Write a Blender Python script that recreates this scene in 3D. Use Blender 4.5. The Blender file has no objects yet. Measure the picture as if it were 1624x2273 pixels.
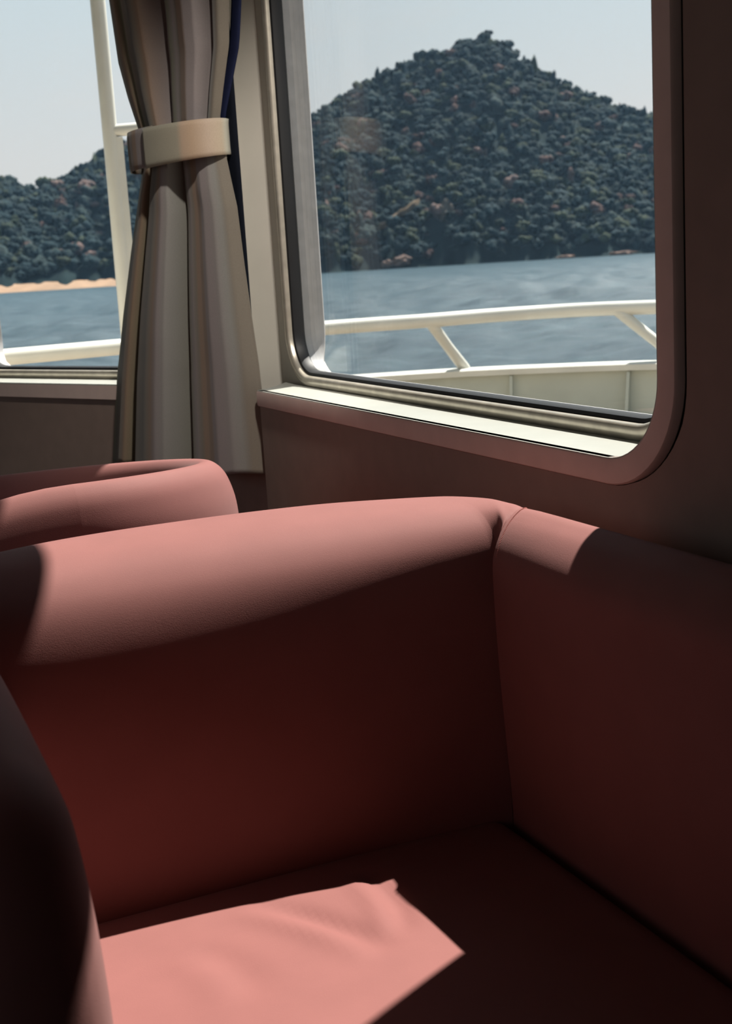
import bpy, bmesh, math, random
import numpy as np
from mathutils import Matrix, Vector

random.seed(7)
rng = np.random.default_rng(7)
scene = bpy.context.scene
COL = scene.collection

# ------------------------------------------------------------------ camera
EYE = 1.13                       # seated photographer, metres above the cabin floor
YAW, PITCH, ROLL = map(math.radians, (23.9, 11.1, 3.5))
fwd = Vector((math.sin(YAW) * math.cos(PITCH), math.cos(YAW) * math.cos(PITCH), -math.sin(PITCH)))
rgt0 = Vector((math.cos(YAW), -math.sin(YAW), 0))
up0 = rgt0.cross(fwd)
rgt = rgt0 * math.cos(ROLL) - up0 * math.sin(ROLL)
upv = up0 * math.cos(ROLL) + rgt0 * math.sin(ROLL)
cam_data = bpy.data.cameras.new('camera')
cam = bpy.data.objects.new('camera', cam_data)
COL.objects.link(cam)
cam.matrix_world = Matrix(((rgt.x, upv.x, -fwd.x, 0), (rgt.y, upv.y, -fwd.y, 0), (rgt.z, upv.z, -fwd.z, EYE), (0, 0, 0, 1)))
cam_data.sensor_fit = 'VERTICAL'
cam_data.sensor_height = 36
cam_data.sensor_width = 24
cam_data.lens = 2800 / 2273 * 36
cam_data.clip_start = 0.02
cam_data.clip_end = 9000
cam_data.dof.use_dof = True
cam_data.dof.focus_distance = 1.75
cam_data.dof.aperture_fstop = 10.0
scene.camera = cam

# ------------------------------------------------------------------ sky, sun, exposure
scene.view_settings.view_transform = 'Standard'
scene.view_settings.look = 'None'
scene.view_settings.gamma = 1
scene.view_settings.use_curve_mapping = False
scene.view_settings.exposure = 0.0

world = bpy.data.worlds.new('sky')
scene.world = world
world.use_nodes = True
wn, wl = world.node_tree.nodes, world.node_tree.links
bg = wn['Background']
tc = wn.new('ShaderNodeTexCoord')
sep = wn.new('ShaderNodeSeparateXYZ')
ramp = wn.new('ShaderNodeValToRGB')
wl.new(tc.outputs['Generated'], sep.inputs[0])
wl.new(sep.outputs['Z'], ramp.inputs['Fac'])
els = ramp.color_ramp.elements
els[0].position = 0.0; els[0].color = (0.80, 0.765, 0.73, 1)
els[1].position = 1.0; els[1].color = (0.18, 0.32, 0.50, 1)
for p, c in ((0.09, (0.78, 0.785, 0.78)), (0.20, (0.69, 0.78, 0.82)), (0.5, (0.46, 0.60, 0.70))):
    e = els.new(p); e.color = (*c, 1)
nz = wn.new('ShaderNodeTexNoise'); nz.inputs['Scale'].default_value = 5.0; nz.inputs['Detail'].default_value = 4
mp = wn.new('ShaderNodeMapping'); mp.inputs['Scale'].default_value = (1, 1, 3)
wl.new(tc.outputs['Generated'], mp.inputs[0]); wl.new(mp.outputs[0], nz.inputs['Vector'])
cr = wn.new('ShaderNodeMapRange'); cr.inputs['From Min'].default_value = 0.52; cr.inputs['From Max'].default_value = 0.75
cr.inputs['To Max'].default_value = 0.5
wl.new(nz.outputs['Fac'], cr.inputs['Value'])
mx = wn.new('ShaderNodeMix'); mx.data_type = 'RGBA'
mx.inputs['B'].default_value = (0.82, 0.79, 0.77, 1)
wl.new(cr.outputs[0], mx.inputs['Factor']); wl.new(ramp.outputs['Color'], mx.inputs['A'])
wl.new(mx.outputs['Result'], bg.inputs['Color'])
bg.inputs['Strength'].default_value = 1.0

SUN_AZ, SUN_EL = math.radians(25.0), math.radians(57.5)      # azimuth from +X (out of the right-hand windows) towards +Y
to_sun = Vector((math.cos(SUN_EL) * math.cos(SUN_AZ), math.cos(SUN_EL) * math.sin(SUN_AZ), math.sin(SUN_EL)))
sun_data = bpy.data.lights.new('sun', 'SUN')
sun_data.energy = 14.6
sun_data.angle = math.radians(0.6)
sun_data.color = (1.0, 0.94, 0.86)
sun = bpy.data.objects.new('sun', sun_data)
COL.objects.link(sun)
sun.rotation_euler = to_sun.to_track_quat('Z', 'Y').to_euler()
sun.location = (6, 4, 8)

# ------------------------------------------------------------------ helpers
def tag(o, label=None, cat=None, group=None, kind=None):
    if label: o['label'] = label
    if cat: o['category'] = cat
    if group: o['group'] = group
    if kind: o['kind'] = kind
    return o

def empty(name, loc=(0, 0, 0)):
    o = bpy.data.objects.new(name, None)
    o.empty_display_size = 0.1
    COL.objects.link(o)
    o.location = loc
    return o

def mk(name, V, F, mat, parent=None, smooth=True, kind=None, recalc=True):
    me = bpy.data.meshes.new(name)
    off = Vector(parent_origin(parent)) if parent else Vector((0, 0, 0))
    me.from_pydata([tuple(Vector(v) - off) for v in V], [], F)
    if recalc:
        bm = bmesh.new(); bm.from_mesh(me)
        bmesh.ops.remove_doubles(bm, verts=bm.verts, dist=1e-6)
        bmesh.ops.recalc_face_normals(bm, faces=bm.faces)
        bm.to_mesh(me); bm.free()
    if smooth:
        me.polygons.foreach_set('use_smooth', [True] * len(me.polygons))
        me.set_sharp_from_angle(angle=math.radians(42))
    me.materials.append(mat)
    o = bpy.data.objects.new(name, me)
    COL.objects.link(o)
    if parent: o.parent = parent
    if kind: o['kind'] = kind
    return o

def parent_origin(p):
    v = Vector((0, 0, 0))
    while p is not None:
        v += p.location
        p = p.parent
    return v

def grid_faces(nr, nc, close_r=False, close_c=False):
    F = []
    for i in range(nr if close_r else nr - 1):
        for j in range(nc if close_c else nc - 1):
            a, b = i * nc + j, i * nc + (j + 1) % nc
            c, d = ((i + 1) % nr) * nc + (j + 1) % nc, ((i + 1) % nr) * nc + j
            F.append((a, b, c, d))
    return F

def box(x0, x1, y0, y1, z0, z1):
    V = [(x, y, z) for x in (x0, x1) for y in (y0, y1) for z in (z0, z1)]
    F = [(0, 1, 3, 2), (4, 6, 7, 5), (0, 4, 5, 1), (2, 3, 7, 6), (0, 2, 6, 4), (1, 5, 7, 3)]
    return V, F

def join(*parts):
    V, F = [], []
    for v, f in parts:
        n = len(V); V += list(v); F += [tuple(i + n for i in q) for q in f]
    return V, F

def tube(pts, r, n=12, cap=True):
    pts = [Vector(p) for p in pts]
    rr = r if isinstance(r, (list, tuple)) else [r] * len(pts)
    V, F = [], []
    ref = Vector((0, 0, 1))
    for i, p in enumerate(pts):
        t = (pts[min(i + 1, len(pts) - 1)] - pts[max(i - 1, 0)]).normalized()
        a = ref if abs(t.dot(ref)) < 0.9 else Vector((1, 0, 0))
        u = t.cross(a).normalized(); w = u.cross(t)
        for k in range(n):
            an = 2 * math.pi * k / n
            V.append(p + (u * math.cos(an) + w * math.sin(an)) * rr[i])
    F = grid_faces(len(pts), n, close_c=True)
    if cap:
        F.append(tuple(range(n))); F.append(tuple((len(pts) - 1) * n + k for k in range(n)))
    return V, F

def spline(pts, n):
    """Catmull-Rom through 3-D points"""
    P = [Vector(p) for p in pts]
    P = [P[0] * 2 - P[1]] + P + [P[-1] * 2 - P[-2]]
    out = []
    for i in range(1, len(P) - 2):
        for k in range(n):
            t = k / n
            a, b, c, d = P[i - 1], P[i], P[i + 1], P[i + 2]
            out.append(0.5 * ((2 * b) + (c - a) * t + (2 * a - 5 * b + 4 * c - d) * t * t + (3 * b - a - 3 * c + d) * t ** 3))
    out.append(P[-2])
    return out

# ------------------------------------------------------------------ materials
def mat_base(name):
    m = bpy.data.materials.new(name); m.use_nodes = True
    return m, m.node_tree.nodes, m.node_tree.links, m.node_tree.nodes['Principled BSDF']

def solid(name, col, rough=0.6, metal=0.0, spec=0.5, var=0.08, scale=30.0, bump=0.0, bscale=200.0, sheen=0.0):
    m, n, l, p = mat_base(name)
    p.inputs['Roughness'].default_value = rough
    p.inputs['Metallic'].default_value = metal
    p.inputs['Specular IOR Level'].default_value = spec
    if sheen:
        p.inputs['Sheen Weight'].default_value = sheen
        p.inputs['Sheen Roughness'].default_value = 0.5
    t = n.new('ShaderNodeTexCoord')
    nz = n.new('ShaderNodeTexNoise'); nz.inputs['Scale'].default_value = scale; nz.inputs['Detail'].default_value = 5
    l.new(t.outputs['Object'], nz.inputs['Vector'])
    r = n.new('ShaderNodeMapRange')
    r.inputs['From Min'].default_value = 0.3; r.inputs['From Max'].default_value = 0.7
    r.inputs['To Min'].default_value = 1 - var; r.inputs['To Max'].default_value = 1 + var
    l.new(nz.outputs['Fac'], r.inputs['Value'])
    mul = n.new('ShaderNodeVectorMath'); mul.operation = 'SCALE'
    mul.inputs[0].default_value = col
    l.new(r.outputs[0], mul.inputs['Scale'])
    l.new(mul.outputs[0], p.inputs['Base Color'])
    if bump:
        b = n.new('ShaderNodeTexNoise'); b.inputs['Scale'].default_value = bscale; b.inputs['Detail'].default_value = 3
        l.new(t.outputs['Object'], b.inputs['Vector'])
        bp = n.new('ShaderNodeBump'); bp.inputs['Strength'].default_value = bump; bp.inputs['Distance'].default_value = 0.002
        l.new(b.outputs['Fac'], bp.inputs['Height']); l.new(bp.outputs[0], p.inputs['Normal'])
    return m

M = {}
M['pink'] = solid('pink_upholstery', (0.215, 0.086, 0.078), rough=0.7, spec=0.12, var=0.04, scale=14, bump=0.12, bscale=900, sheen=0.06)
M['thread'] = solid('seam_thread', (0.50, 0.19, 0.17), rough=0.8, spec=0.1)
M['cream'] = solid('cream_paint', (0.84, 0.80, 0.71), rough=0.45, spec=0.35, var=0.05, scale=6, bump=0.05, bscale=60)
M['sill'] = solid('sill_laminate', (0.31, 0.315, 0.285), rough=0.42, spec=0.35, var=0.04, scale=18)
M['panel'] = solid('lining_laminate', (0.215, 0.160, 0.135), rough=0.6, spec=0.2, var=0.05, scale=25, bump=0.08, bscale=500)
M['casing'] = solid('casing_paint', (0.56, 0.44, 0.395), rough=0.55, spec=0.25, var=0.04)
M['alu'] = solid('window_aluminium', (0.62, 0.57, 0.48), rough=0.32, metal=0.65, var=0.12, scale=40)
M['rubber'] = solid('black_rubber', (0.012, 0.013, 0.015), rough=0.5, spec=0.3)
M['reveal'] = solid('outer_reveal_paint', (0.30, 0.30, 0.305), rough=0.5, spec=0.3, var=0.08, scale=50)
M['screw'] = solid('screw_steel', (0.5, 0.47, 0.42), rough=0.35, metal=0.9)
M['white'] = solid('white_marine_paint', (0.56, 0.56, 0.51), rough=0.4, spec=0.4, var=0.06, scale=8)
M['bulwark'] = solid('bulwark_paint', (0.44, 0.46, 0.40), rough=0.6, spec=0.3, var=0.08, scale=5)
M['deck'] = solid('deck_paint', (0.27, 0.22, 0.17), rough=0.8, spec=0.2, var=0.1, scale=6)
M['navy'] = solid('navy_lining', (0.006, 0.008, 0.014), rough=0.85, spec=0.1)
M['blue'] = solid('blue_piping', (0.012, 0.016, 0.045), rough=0.8, spec=0.1)
M['floor'] = solid('cabin_carpet', (0.10, 0.055, 0.05), rough=0.95, spec=0.1, var=0.2, scale=80)
M['ceiling'] = solid('ceiling_panel', (0.30, 0.27, 0.24), rough=0.7, spec=0.2)
M['darkwood'] = solid('cabin_bulkhead', (0.16, 0.11, 0.09), rough=0.7, spec=0.2)
M['leg'] = solid('chair_base', (0.03, 0.025, 0.022), rough=0.5)
M['soil'] = solid('hill_undergrowth', (0.008, 0.016, 0.017), rough=0.95, spec=0.05, var=0.4, scale=0.06)
M['sand'] = solid('beach_sand', (0.27, 0.185, 0.125), rough=0.95, spec=0.05, var=0.12, scale=0.1)
M['rock'] = solid('shore_rock', (0.14, 0.095, 0.078), rough=0.9, spec=0.1, var=0.3, scale=0.3)
M['palerock'] = solid('outcrop_rock', (0.085, 0.072, 0.058), rough=0.9, spec=0.1, var=0.45, scale=0.35)
M['track'] = solid('track_earth', (0.10, 0.075, 0.05), rough=0.95, spec=0.05, var=0.3, scale=0.2)

def curtain_mat(name, bands, gain=1.0, weave=700):
    m, n, l, p = mat_base(name)
    p.inputs['Roughness'].default_value = 0.75
    p.inputs['Specular IOR Level'].default_value = 0.2
    p.inputs['Sheen Weight'].default_value = 0.15
    uv = n.new('ShaderNodeUVMap'); s = n.new('ShaderNodeSeparateXYZ')
    l.new(uv.outputs[0], s.inputs[0])
    nz = n.new('ShaderNodeTexNoise'); nz.inputs['Scale'].default_value = 6
    cr = n.new('ShaderNodeValToRGB'); e = cr.color_ramp.elements
    e[0].position = bands[0][0]; e[0].color = (*[c * gain for c in bands[0][1]], 1)
    e[1].position = bands[-1][0]; e[1].color = (*[c * gain for c in bands[-1][1]], 1)
    for q, c in bands[1:-1]:
        x = e.new(q); x.color = (*[k * gain for k in c], 1)
    l.new(s.outputs['X'], cr.inputs['Fac'])
    t = n.new('ShaderNodeTexCoord')
    nn = n.new('ShaderNodeTexNoise'); nn.inputs['Scale'].default_value = weave; nn.inputs['Detail'].default_value = 2
    l.new(t.outputs['Object'], nn.inputs['Vector'])
    r = n.new('ShaderNodeMapRange'); r.inputs['To Min'].default_value = 0.82; r.inputs['To Max'].default_value = 1.18
    l.new(nn.outputs['Fac'], r.inputs['Value'])
    mul = n.new('ShaderNodeVectorMath'); mul.operation = 'SCALE'
    l.new(cr.outputs['Color'], mul.inputs[0]); l.new(r.outputs[0], mul.inputs['Scale'])
    l.new(mul.outputs[0], p.inputs['Base Color'])
    return m

BR, RU, GR, MA, OL, DK = (0.27, 0.235, 0.19), (0.34, 0.235, 0.165), (0.32, 0.315, 0.29), (0.35, 0.305, 0.30), (0.22, 0.225, 0.15), (0.17, 0.165, 0.15)
M['curtain'] = curtain_mat('striped_curtain_cloth', [(0.0, BR), (0.05, BR), (0.08, GR), (0.16, MA), (0.23, MA), (0.25, RU), (0.31, RU), (0.33, BR), (0.37, MA), (0.43, OL), (0.47, GR), (0.53, MA), (0.57, RU), (0.61, BR), (0.64, DK), (0.74, BR), (0.78, OL), (0.82, RU), (0.86, BR), (0.93, DK), (1.0, OL)], 0.62)
M['tieback'] = curtain_mat('striped_tieback_cloth', [(0.0, (0.36, 0.35, 0.28)), (0.20, (0.40, 0.38, 0.31)), (0.28, (0.38, 0.31, 0.23)), (0.44, (0.40, 0.31, 0.24)), (0.58, (0.36, 0.26, 0.18)), (0.66, (0.34, 0.25, 0.18)), (0.70, (0.24, 0.22, 0.17)), (1.0, (0.24, 0.23, 0.18))], 1.05)

def glass_mat():
    m = bpy.data.materials.new('window_glass'); m.use_nodes = True
    n, l = m.node_tree.nodes, m.node_tree.links
    n.clear()
    out = n.new('ShaderNodeOutputMaterial'); mix = n.new('ShaderNodeMixShader')
    tr = n.new('ShaderNodeBsdfTransparent'); gl = n.new('ShaderNodeBsdfGlossy')
    tr.inputs['Color'].default_value = (0.955, 0.965, 0.965, 1)
    gl.inputs['Roughness'].default_value = 0.0
    lw = n.new('ShaderNodeLayerWeight'); lw.inputs['Blend'].default_value = 0.5
    pw = n.new('ShaderNodeMath'); pw.operation = 'POWER'; pw.inputs[1].default_value = 5
    ml = n.new('ShaderNodeMath'); ml.operation = 'MULTIPLY_ADD'; ml.inputs[1].default_value = 0.96; ml.inputs[2].default_value = 0.04
    l.new(lw.outputs['Facing'], pw.inputs[0]); l.new(pw.outputs[0], ml.inputs[0])
    l.new(ml.outputs[0], mix.inputs['Fac']); l.new(tr.outputs[0], mix.inputs[1]); l.new(gl.outputs[0], mix.inputs[2])
    l.new(mix.outputs[0], out.inputs['Surface'])
    return m
M['glass'] = glass_mat()

def sea_mat():
    m, n, l, p = mat_base('sea_water')
    p.inputs['Roughness'].default_value = 0.32
    p.inputs['Specular IOR Level'].default_value = 0.22
    t = n.new('ShaderNodeTexCoord')
    a = n.new('ShaderNodeTexNoise'); a.inputs['Scale'].default_value = 0.5; a.inputs['Detail'].default_value = 8; a.inputs['Roughness'].default_value = 0.65
    ma = n.new('ShaderNodeMapping'); ma.inputs['Rotation'].default_value = (0, 0, 0.45); ma.inputs['Scale'].default_value = (0.5, 1.4, 1)
    l.new(t.outputs['Object'], ma.inputs[0]); l.new(ma.outputs[0], a.inputs['Vector'])
    cr = n.new('ShaderNodeValToRGB'); e = cr.color_ramp.elements
    e[0].position = 0.36; e[0].color = (0.013, 0.036, 0.053, 1)
    e[1].position = 0.66; e[1].color = (0.045, 0.080, 0.098, 1)
    l.new(a.outputs['Fac'], cr.inputs['Fac'])
    b = n.new('ShaderNodeTexNoise'); b.inputs['Scale'].default_value = 1.1; b.inputs['Detail'].default_value = 9; b.inputs['Roughness'].default_value = 0.72
    mp = n.new('ShaderNodeMapping'); mp.inputs['Rotation'].default_value = (0, 0, 0.5); mp.inputs['Scale'].default_value = (0.45, 1.3, 1)
    l.new(t.outputs['Object'], mp.inputs[0]); l.new(mp.outputs[0], b.inputs['Vector'])
    f = n.new('ShaderNodeMapRange'); f.inputs['From Min'].default_value = 0.685; f.inputs['From Max'].default_value = 0.73
    l.new(b.outputs['Fac'], f.inputs['Value'])
    mx = n.new('ShaderNodeMix'); mx.data_type = 'RGBA'; mx.inputs['B'].default_value = (0.27, 0.28, 0.28, 1)
    l.new(f.outputs[0], mx.inputs['Factor']); l.new(cr.outputs['Color'], mx.inputs['A'])
    l.new(mx.outputs['Result'], p.inputs['Base Color'])
    bp = n.new('ShaderNodeBump'); bp.inputs['Strength'].default_value = 0.9; bp.inputs['Distance'].default_value = 0.22
    l.new(b.outputs['Fac'], bp.inputs['Height']); l.new(bp.outputs[0], p.inputs['Normal'])
    return m
M['sea'] = sea_mat()

def attr_mat():
    m, n, l, p = mat_base('forest_foliage')
    p.inputs['Roughness'].default_value = 0.9
    p.inputs['Specular IOR Level'].default_value = 0.1
    a = n.new('ShaderNodeAttribute'); a.attribute_name = 'tint'
    t = n.new('ShaderNodeTexCoord')
    nn = n.new('ShaderNodeTexNoise'); nn.inputs['Scale'].default_value = 0.7; nn.inputs['Detail'].default_value = 6
    l.new(t.outputs['Object'], nn.inputs['Vector'])
    r = n.new('ShaderNodeMapRange'); r.inputs['From Min'].default_value = 0.3; r.inputs['From Max'].default_value = 0.7
    r.inputs['To Min'].default_value = 0.55; r.inputs['To Max'].default_value = 1.45
    l.new(nn.outputs['Fac'], r.inputs['Value'])
    mul = n.new('ShaderNodeVectorMath'); mul.operation = 'SCALE'
    l.new(a.outputs['Color'], mul.inputs[0]); l.new(r.outputs[0], mul.inputs['Scale'])
    l.new(mul.outputs[0], p.inputs['Base Color'])
    b = n.new('ShaderNodeTexNoise'); b.inputs['Scale'].default_value = 1.3; b.inputs['Detail'].default_value = 5
    l.new(t.outputs['Object'], b.inputs['Vector'])
    bp = n.new('ShaderNodeBump'); bp.inputs['Strength'].default_value = 0.8; bp.inputs['Distance'].default_value = 1.0
    l.new(b.outputs['Fac'], bp.inputs['Height']); l.new(bp.outputs[0], p.inputs['Normal'])
    return m
M['forest'] = attr_mat()

# ------------------------------------------------------------------ wall frames of reference
# right wall runs along +Y at x = XF; left (bow) wall is turned inwards by 26.8 degrees
XF = 0.975
NL = Vector((0.8922, 0.4517, 0)); DL = Vector((0.4517, -0.8922, 0)); OFFL = 2.0587
CD = XF * DL.x + ((OFFL - XF * NL.x) / NL.y) * DL.y          # corner of the two frame planes, along DL

def mapR(s, z, dep):                    # s = y
    return Vector((XF + dep, s, z))

def mapL(s, z, dep):                    # s = distance from the corner, towards the bow
    v = NL * (OFFL + dep) + DL * (CD - s)
    return Vector((v.x, v.y, z))

def rrect(s0, s1, z0, z1, r, n=10):
    P = []
    for cx, cz, a0 in ((s1 - r, z1 - r, 0), (s0 + r, z1 - r, 90), (s0 + r, z0 + r, 180), (s1 - r, z0 + r, 270)):
        for k in range(n + 1):
            a = math.radians(a0 + 90 * k / n)
            P.append((cx + r * math.cos(a), cz + r * math.sin(a), math.cos(a), math.sin(a)))
    return P

def sweep_ring(path, prof, fmap):
    V = [fmap(s + o * a, z + o * b, d) for (s, z, a, b) in path for (o, d) in prof]
    return V, grid_faces(len(path), len(prof), True, True)

def holed_wall(s0, s1, z0, z1, path, d0, d1, fmap):
    """slab from depth d0 to d1 with a rounded opening"""
    bm = bmesh.new()
    loops = []
    for d in (d0, d1):
        outer = [bm.verts.new(fmap(s, z, d)) for s, z in ((s0, z0), (s1, z0), (s1, z1), (s0, z1))]
        inner = [bm.verts.new(fmap(p[0], p[1], d)) for p in path]
        ed = [bm.edges.new((outer[i], outer[(i + 1) % 4])) for i in range(4)]
        ed += [bm.edges.new((inner[i], inner[(i + 1) % len(inner)])) for i in range(len(inner))]
        bmesh.ops.triangle_fill(bm, edges=ed, use_beauty=True)
        loops.append((outer, inner))
    for k in (0, 1):
        A, B = loops[0][k], loops[1][k]
        for i in range(len(A)):
            j = (i + 1) % len(A)
            bm.faces.new((A[i], A[j], B[j], B[i]))
    bm.verts.ensure_lookup_table(); bm.verts.index_update()
    V = [v.co.copy() for v in bm.verts]; F = [tuple(v.index for v in f.verts) for f in bm.faces]
    bm.free()
    return V, F

ZC = 2.45      # ceiling height
WIN_R = dict(s0=1.238, s1=2.53, z0=0.913, z1=2.235, r=0.085)
WIN_L = dict(s0=0.125, s1=1.105, z0=0.913, z1=2.24, r=0.085)

# ------------------------------------------------------------------ cabin shell
YC = (OFFL + 0.010 - (XF + 0.010) * NL.x) / NL.y             # corner y on the steel planes
holeR = rrect(WIN_R['s0'] - .008, WIN_R['s1'] + .008, WIN_R['z0'] - .008, WIN_R['z1'] + .008, .09)
holeL = rrect(WIN_L['s0'] - .008, WIN_L['s1'] + .008, WIN_L['z0'] - .008, WIN_L['z1'] + .008, .09)
V, F = holed_wall(-1.6, YC + 0.015, 0, ZC, holeR, 0.010, 0.062, mapR)
wall_right = tag(mk('wall_right', V, F, M['cream'], smooth=False), kind='structure')
V, F = holed_wall(-0.0, 2.3, 0, ZC, holeL, 0.010, 0.062, mapL)
wall_left = tag(mk('wall_left', V, F, M['cream'], smooth=False), kind='structure')

end = mapL(2.3, 0, 0.010)
tag(mk('floor', *box(-1.8, 1.03, -1.6, 4.8, -0.06, 0.0), M['floor'], smooth=False), kind='structure')
tag(mk('ceiling', *box(-1.8, 1.04, -1.6, 4.8, ZC, ZC + 0.06), M['ceiling'], smooth=False), kind='structure')
tag(mk('wall_back', *box(-1.86, 1.04, -1.66, -1.6, 0, ZC), M['darkwood'], smooth=False), kind='structure')
tag(mk('wall_far', *box(-1.86, end.x + .06, end.y - .02, end.y + .04, 0, ZC), M['darkwood'], smooth=False), kind='structure')
def mapP(s, z, dep): return Vector((-1.8 - dep, s, z))
PORT = [(-1.45, 0.0), (2.25, 3.7)]  # unseen port-side openings, added to bring more daylight onto post and curtain
ys = [-1.6, 1.2, end.y]
wall_port = tag(empty('wall_port', (-1.8, 1.5, 0)), kind='structure')
for (a, b), y0, y1 in zip(PORT, ys[:-1], ys[1:]):
    pp = rrect(a, b, 0.90, 2.0, .09)
    mk('wall_section', *holed_wall(y0, y1, 0, ZC, pp, 0.0, 0.06, mapP), M['darkwood'], wall_port, smooth=False)
# ---- added spot at the ceiling, out of view, to brighten corner post and curtain
fill_root = tag(empty('fill_spot', (0.70, 1.15, ZC)), 'added unseen fill spot at the cabin ceiling above the chairs', 'added fill light')
ringp = [(0.045, -0.001), (0.045, -0.012), (0.052, -0.016), (0.068, -0.012), (0.070, -0.001)]
V = [(0.70 + r * math.cos(2 * math.pi * k / 32), 1.15 + r * math.sin(2 * math.pi * k / 32), ZC + h) for k in range(32) for r, h in ringp]
mk('fill_ring', V, grid_faces(32, 5, True, True), M['alu'], fill_root)
ld = bpy.data.lights.new('fill_light', 'SPOT'); ld.energy = 125; ld.spot_size = math.radians(40); ld.spot_blend = 0.9; ld.shadow_soft_size = 0.05
ld.color = (1.0, 0.93, 0.84)
lo = bpy.data.objects.new('fill_light', ld); COL.objects.link(lo); lo.parent = fill_root; lo.location = (0, 0, -0.03)
lo.rotation_euler = (Vector((0.70, 1.15, ZC - .03)) - Vector((0.88, 2.62, 0.98))).to_track_quat('Z', 'Y').to_euler()

# ---- right-hand lining (stands 11 cm inside the steel), open towards the corner post
XL = 0.866                                                    # front of the casing band
Y_END = 2.476                                                 # where lining and sill stop short of the corner
R_IN = 0.100
def casing_path(o):
    """inner edge of the lining opening, offset outwards by o (y, z); starts at the corner end, along the sill, round the right end"""
    P = []
    ay, az, zt = 1.142 + R_IN, 0.887 + R_IN, 2.32
    for k in range(13):
        P.append((Y_END + (ay - Y_END) * k / 12, 0.887 - o))
    for k in range(1, 15):
        a = math.radians(270 - 90 * k / 14)
        P.append((ay + (R_IN + o) * math.cos(a), az + (R_IN + o) * math.sin(a)))
    for k in range(1, 9):
        P.append((1.142 - o, az + (zt - R_IN - az) * k / 8))
    for k in range(1, 11):
        a = math.radians(180 - 90 * k / 10)
        P.append((ay + (R_IN + o) * math.cos(a), zt - R_IN + (R_IN + o) * math.sin(a)))
    for k in range(1, 9):
        P.append((ay + (Y_END - ay) * k / 8, zt + o))
    return P

pin, pout = casing_path(0.0), casing_path(0.033)
w2 = tag(empty('window_2', (XF, 1.88, 0.9)), kind='structure')
w1 = tag(empty('window_1', tuple(mapL(0.58, 0.9, 0))), kind='structure')

def casing_mesh():
    prof = [(0.0, 0.014), (0.0, 0.004), (0.002, 0.001), (0.006, 0.0), (0.027, 0.0), (0.031, 0.001), (0.033, 0.004), (0.033, 0.014)]
    paths = [casing_path(o) for o, _ in prof]
    n = len(pin)
    V = [(XL + d, paths[j][i][0], paths[j][i][1]) for i in range(n) for j, (o, d) in enumerate(prof)]
    F = grid_faces(n, len(prof), False, True)
    F += [tuple(range(len(prof))), tuple((n - 1) * len(prof) + k for k in range(len(prof)))]
    return V, F
mk('casing', *casing_mesh(), M['casing'], w2)

def sill_mesh():
    """reveal lining of the opening; its corner end is scribed on a curve to the hull post"""
    V, depth = [], [0.0015, 0.004, 0.03, 0.06, 0.09, 0.112]
    n = len(pin)
    for side in (0.0, 0.004):
        pp = casing_path(side)
        for i in range(n):
            for d in depth:
                y, z = pp[i]
                k = d / 0.112
                if i < 13:
                    ext = 0.122 * (0.55 * k + 0.45 * k * k)
                    y = y + ext * (1 - i / 12)
                V.append((XL + d, y, z - (0.0 if side == 0 else 0.0)))
    nc = len(depth)
    F = grid_faces(n, nc)
    off = n * nc
    F += [tuple(q + off for q in f) for f in grid_faces(n, nc)]
    for i in range(n - 1):
        F.append((i * nc, (i + 1) * nc, off + (i + 1) * nc, off + i * nc))
    for j in range(nc - 1):
        F.append((j, j + 1, off + j + 1, off + j))
    return V, F
mk('sill', *sill_mesh(), M['sill'], w2)

def panel_mesh():
    """laminate lining around the casing: a slot-shaped hole open to the corner"""
    def o(i):
        y, z = pin[i]
        return 0.034
    hole = []
    base = casing_path(0.034)
    gap = casing_path(0.046)
    n = len(base)
    for i in range(n):
        y, z = base[i]
        if i < 15: g = 0.0
        elif i < 27: g = min(1.0, (i - 15) / 8)
        else: g = 1.0
        hole.append((base[i][0] * (1 - g) + gap[i][0] * g, base[i][1] * (1 - g) + gap[i][1] * g))
    x0, x1 = XL + 0.006, XL + 0.018
    V, F = [], []
    # quads from the hole outline to the outer rectangle (split in a lower, a right and an upper field)
    outer = []
    for i, (y, z) in enumerate(hole):
        if i < 13: outer.append((y, 0.0))
        elif i < 20: outer.append((1.242 - (1.242 + 1.6) * ((i - 12) / 7), 0.0))
        elif i < 27: outer.append((-1.6, 0.9 * (i - 19) / 7))
        elif i < 35: outer.append((-1.6, z))
        elif i < 40: outer.append((-1.6, 2.22 + (ZC - 2.22) * (i - 34) / 5))
        elif i < 45: outer.append((-1.6 + 2.842 * (i - 39) / 6, ZC))
        else: outer.append((y, ZC))
    for x in (x0, x1):
        for i in range(n):
            V.append((x, *hole[i])); V.append((x, *outer[i]))
    m = 2 * n
    for i in range(n - 1):
        a = 2 * i
        F += [(a, a + 2, a + 3, a + 1), (m + a, m + a + 1, m + a + 3, m + a + 2), (a, m + a, m + a + 2, a + 2)]
    F.append((0, 1, m + 1, m)); F.append((m - 2, m - 1, 2 * m - 1, 2 * m - 2))
    return V, F
mk('lining_panel', *panel_mesh(), M['panel'], wall_right, smooth=False)

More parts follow.
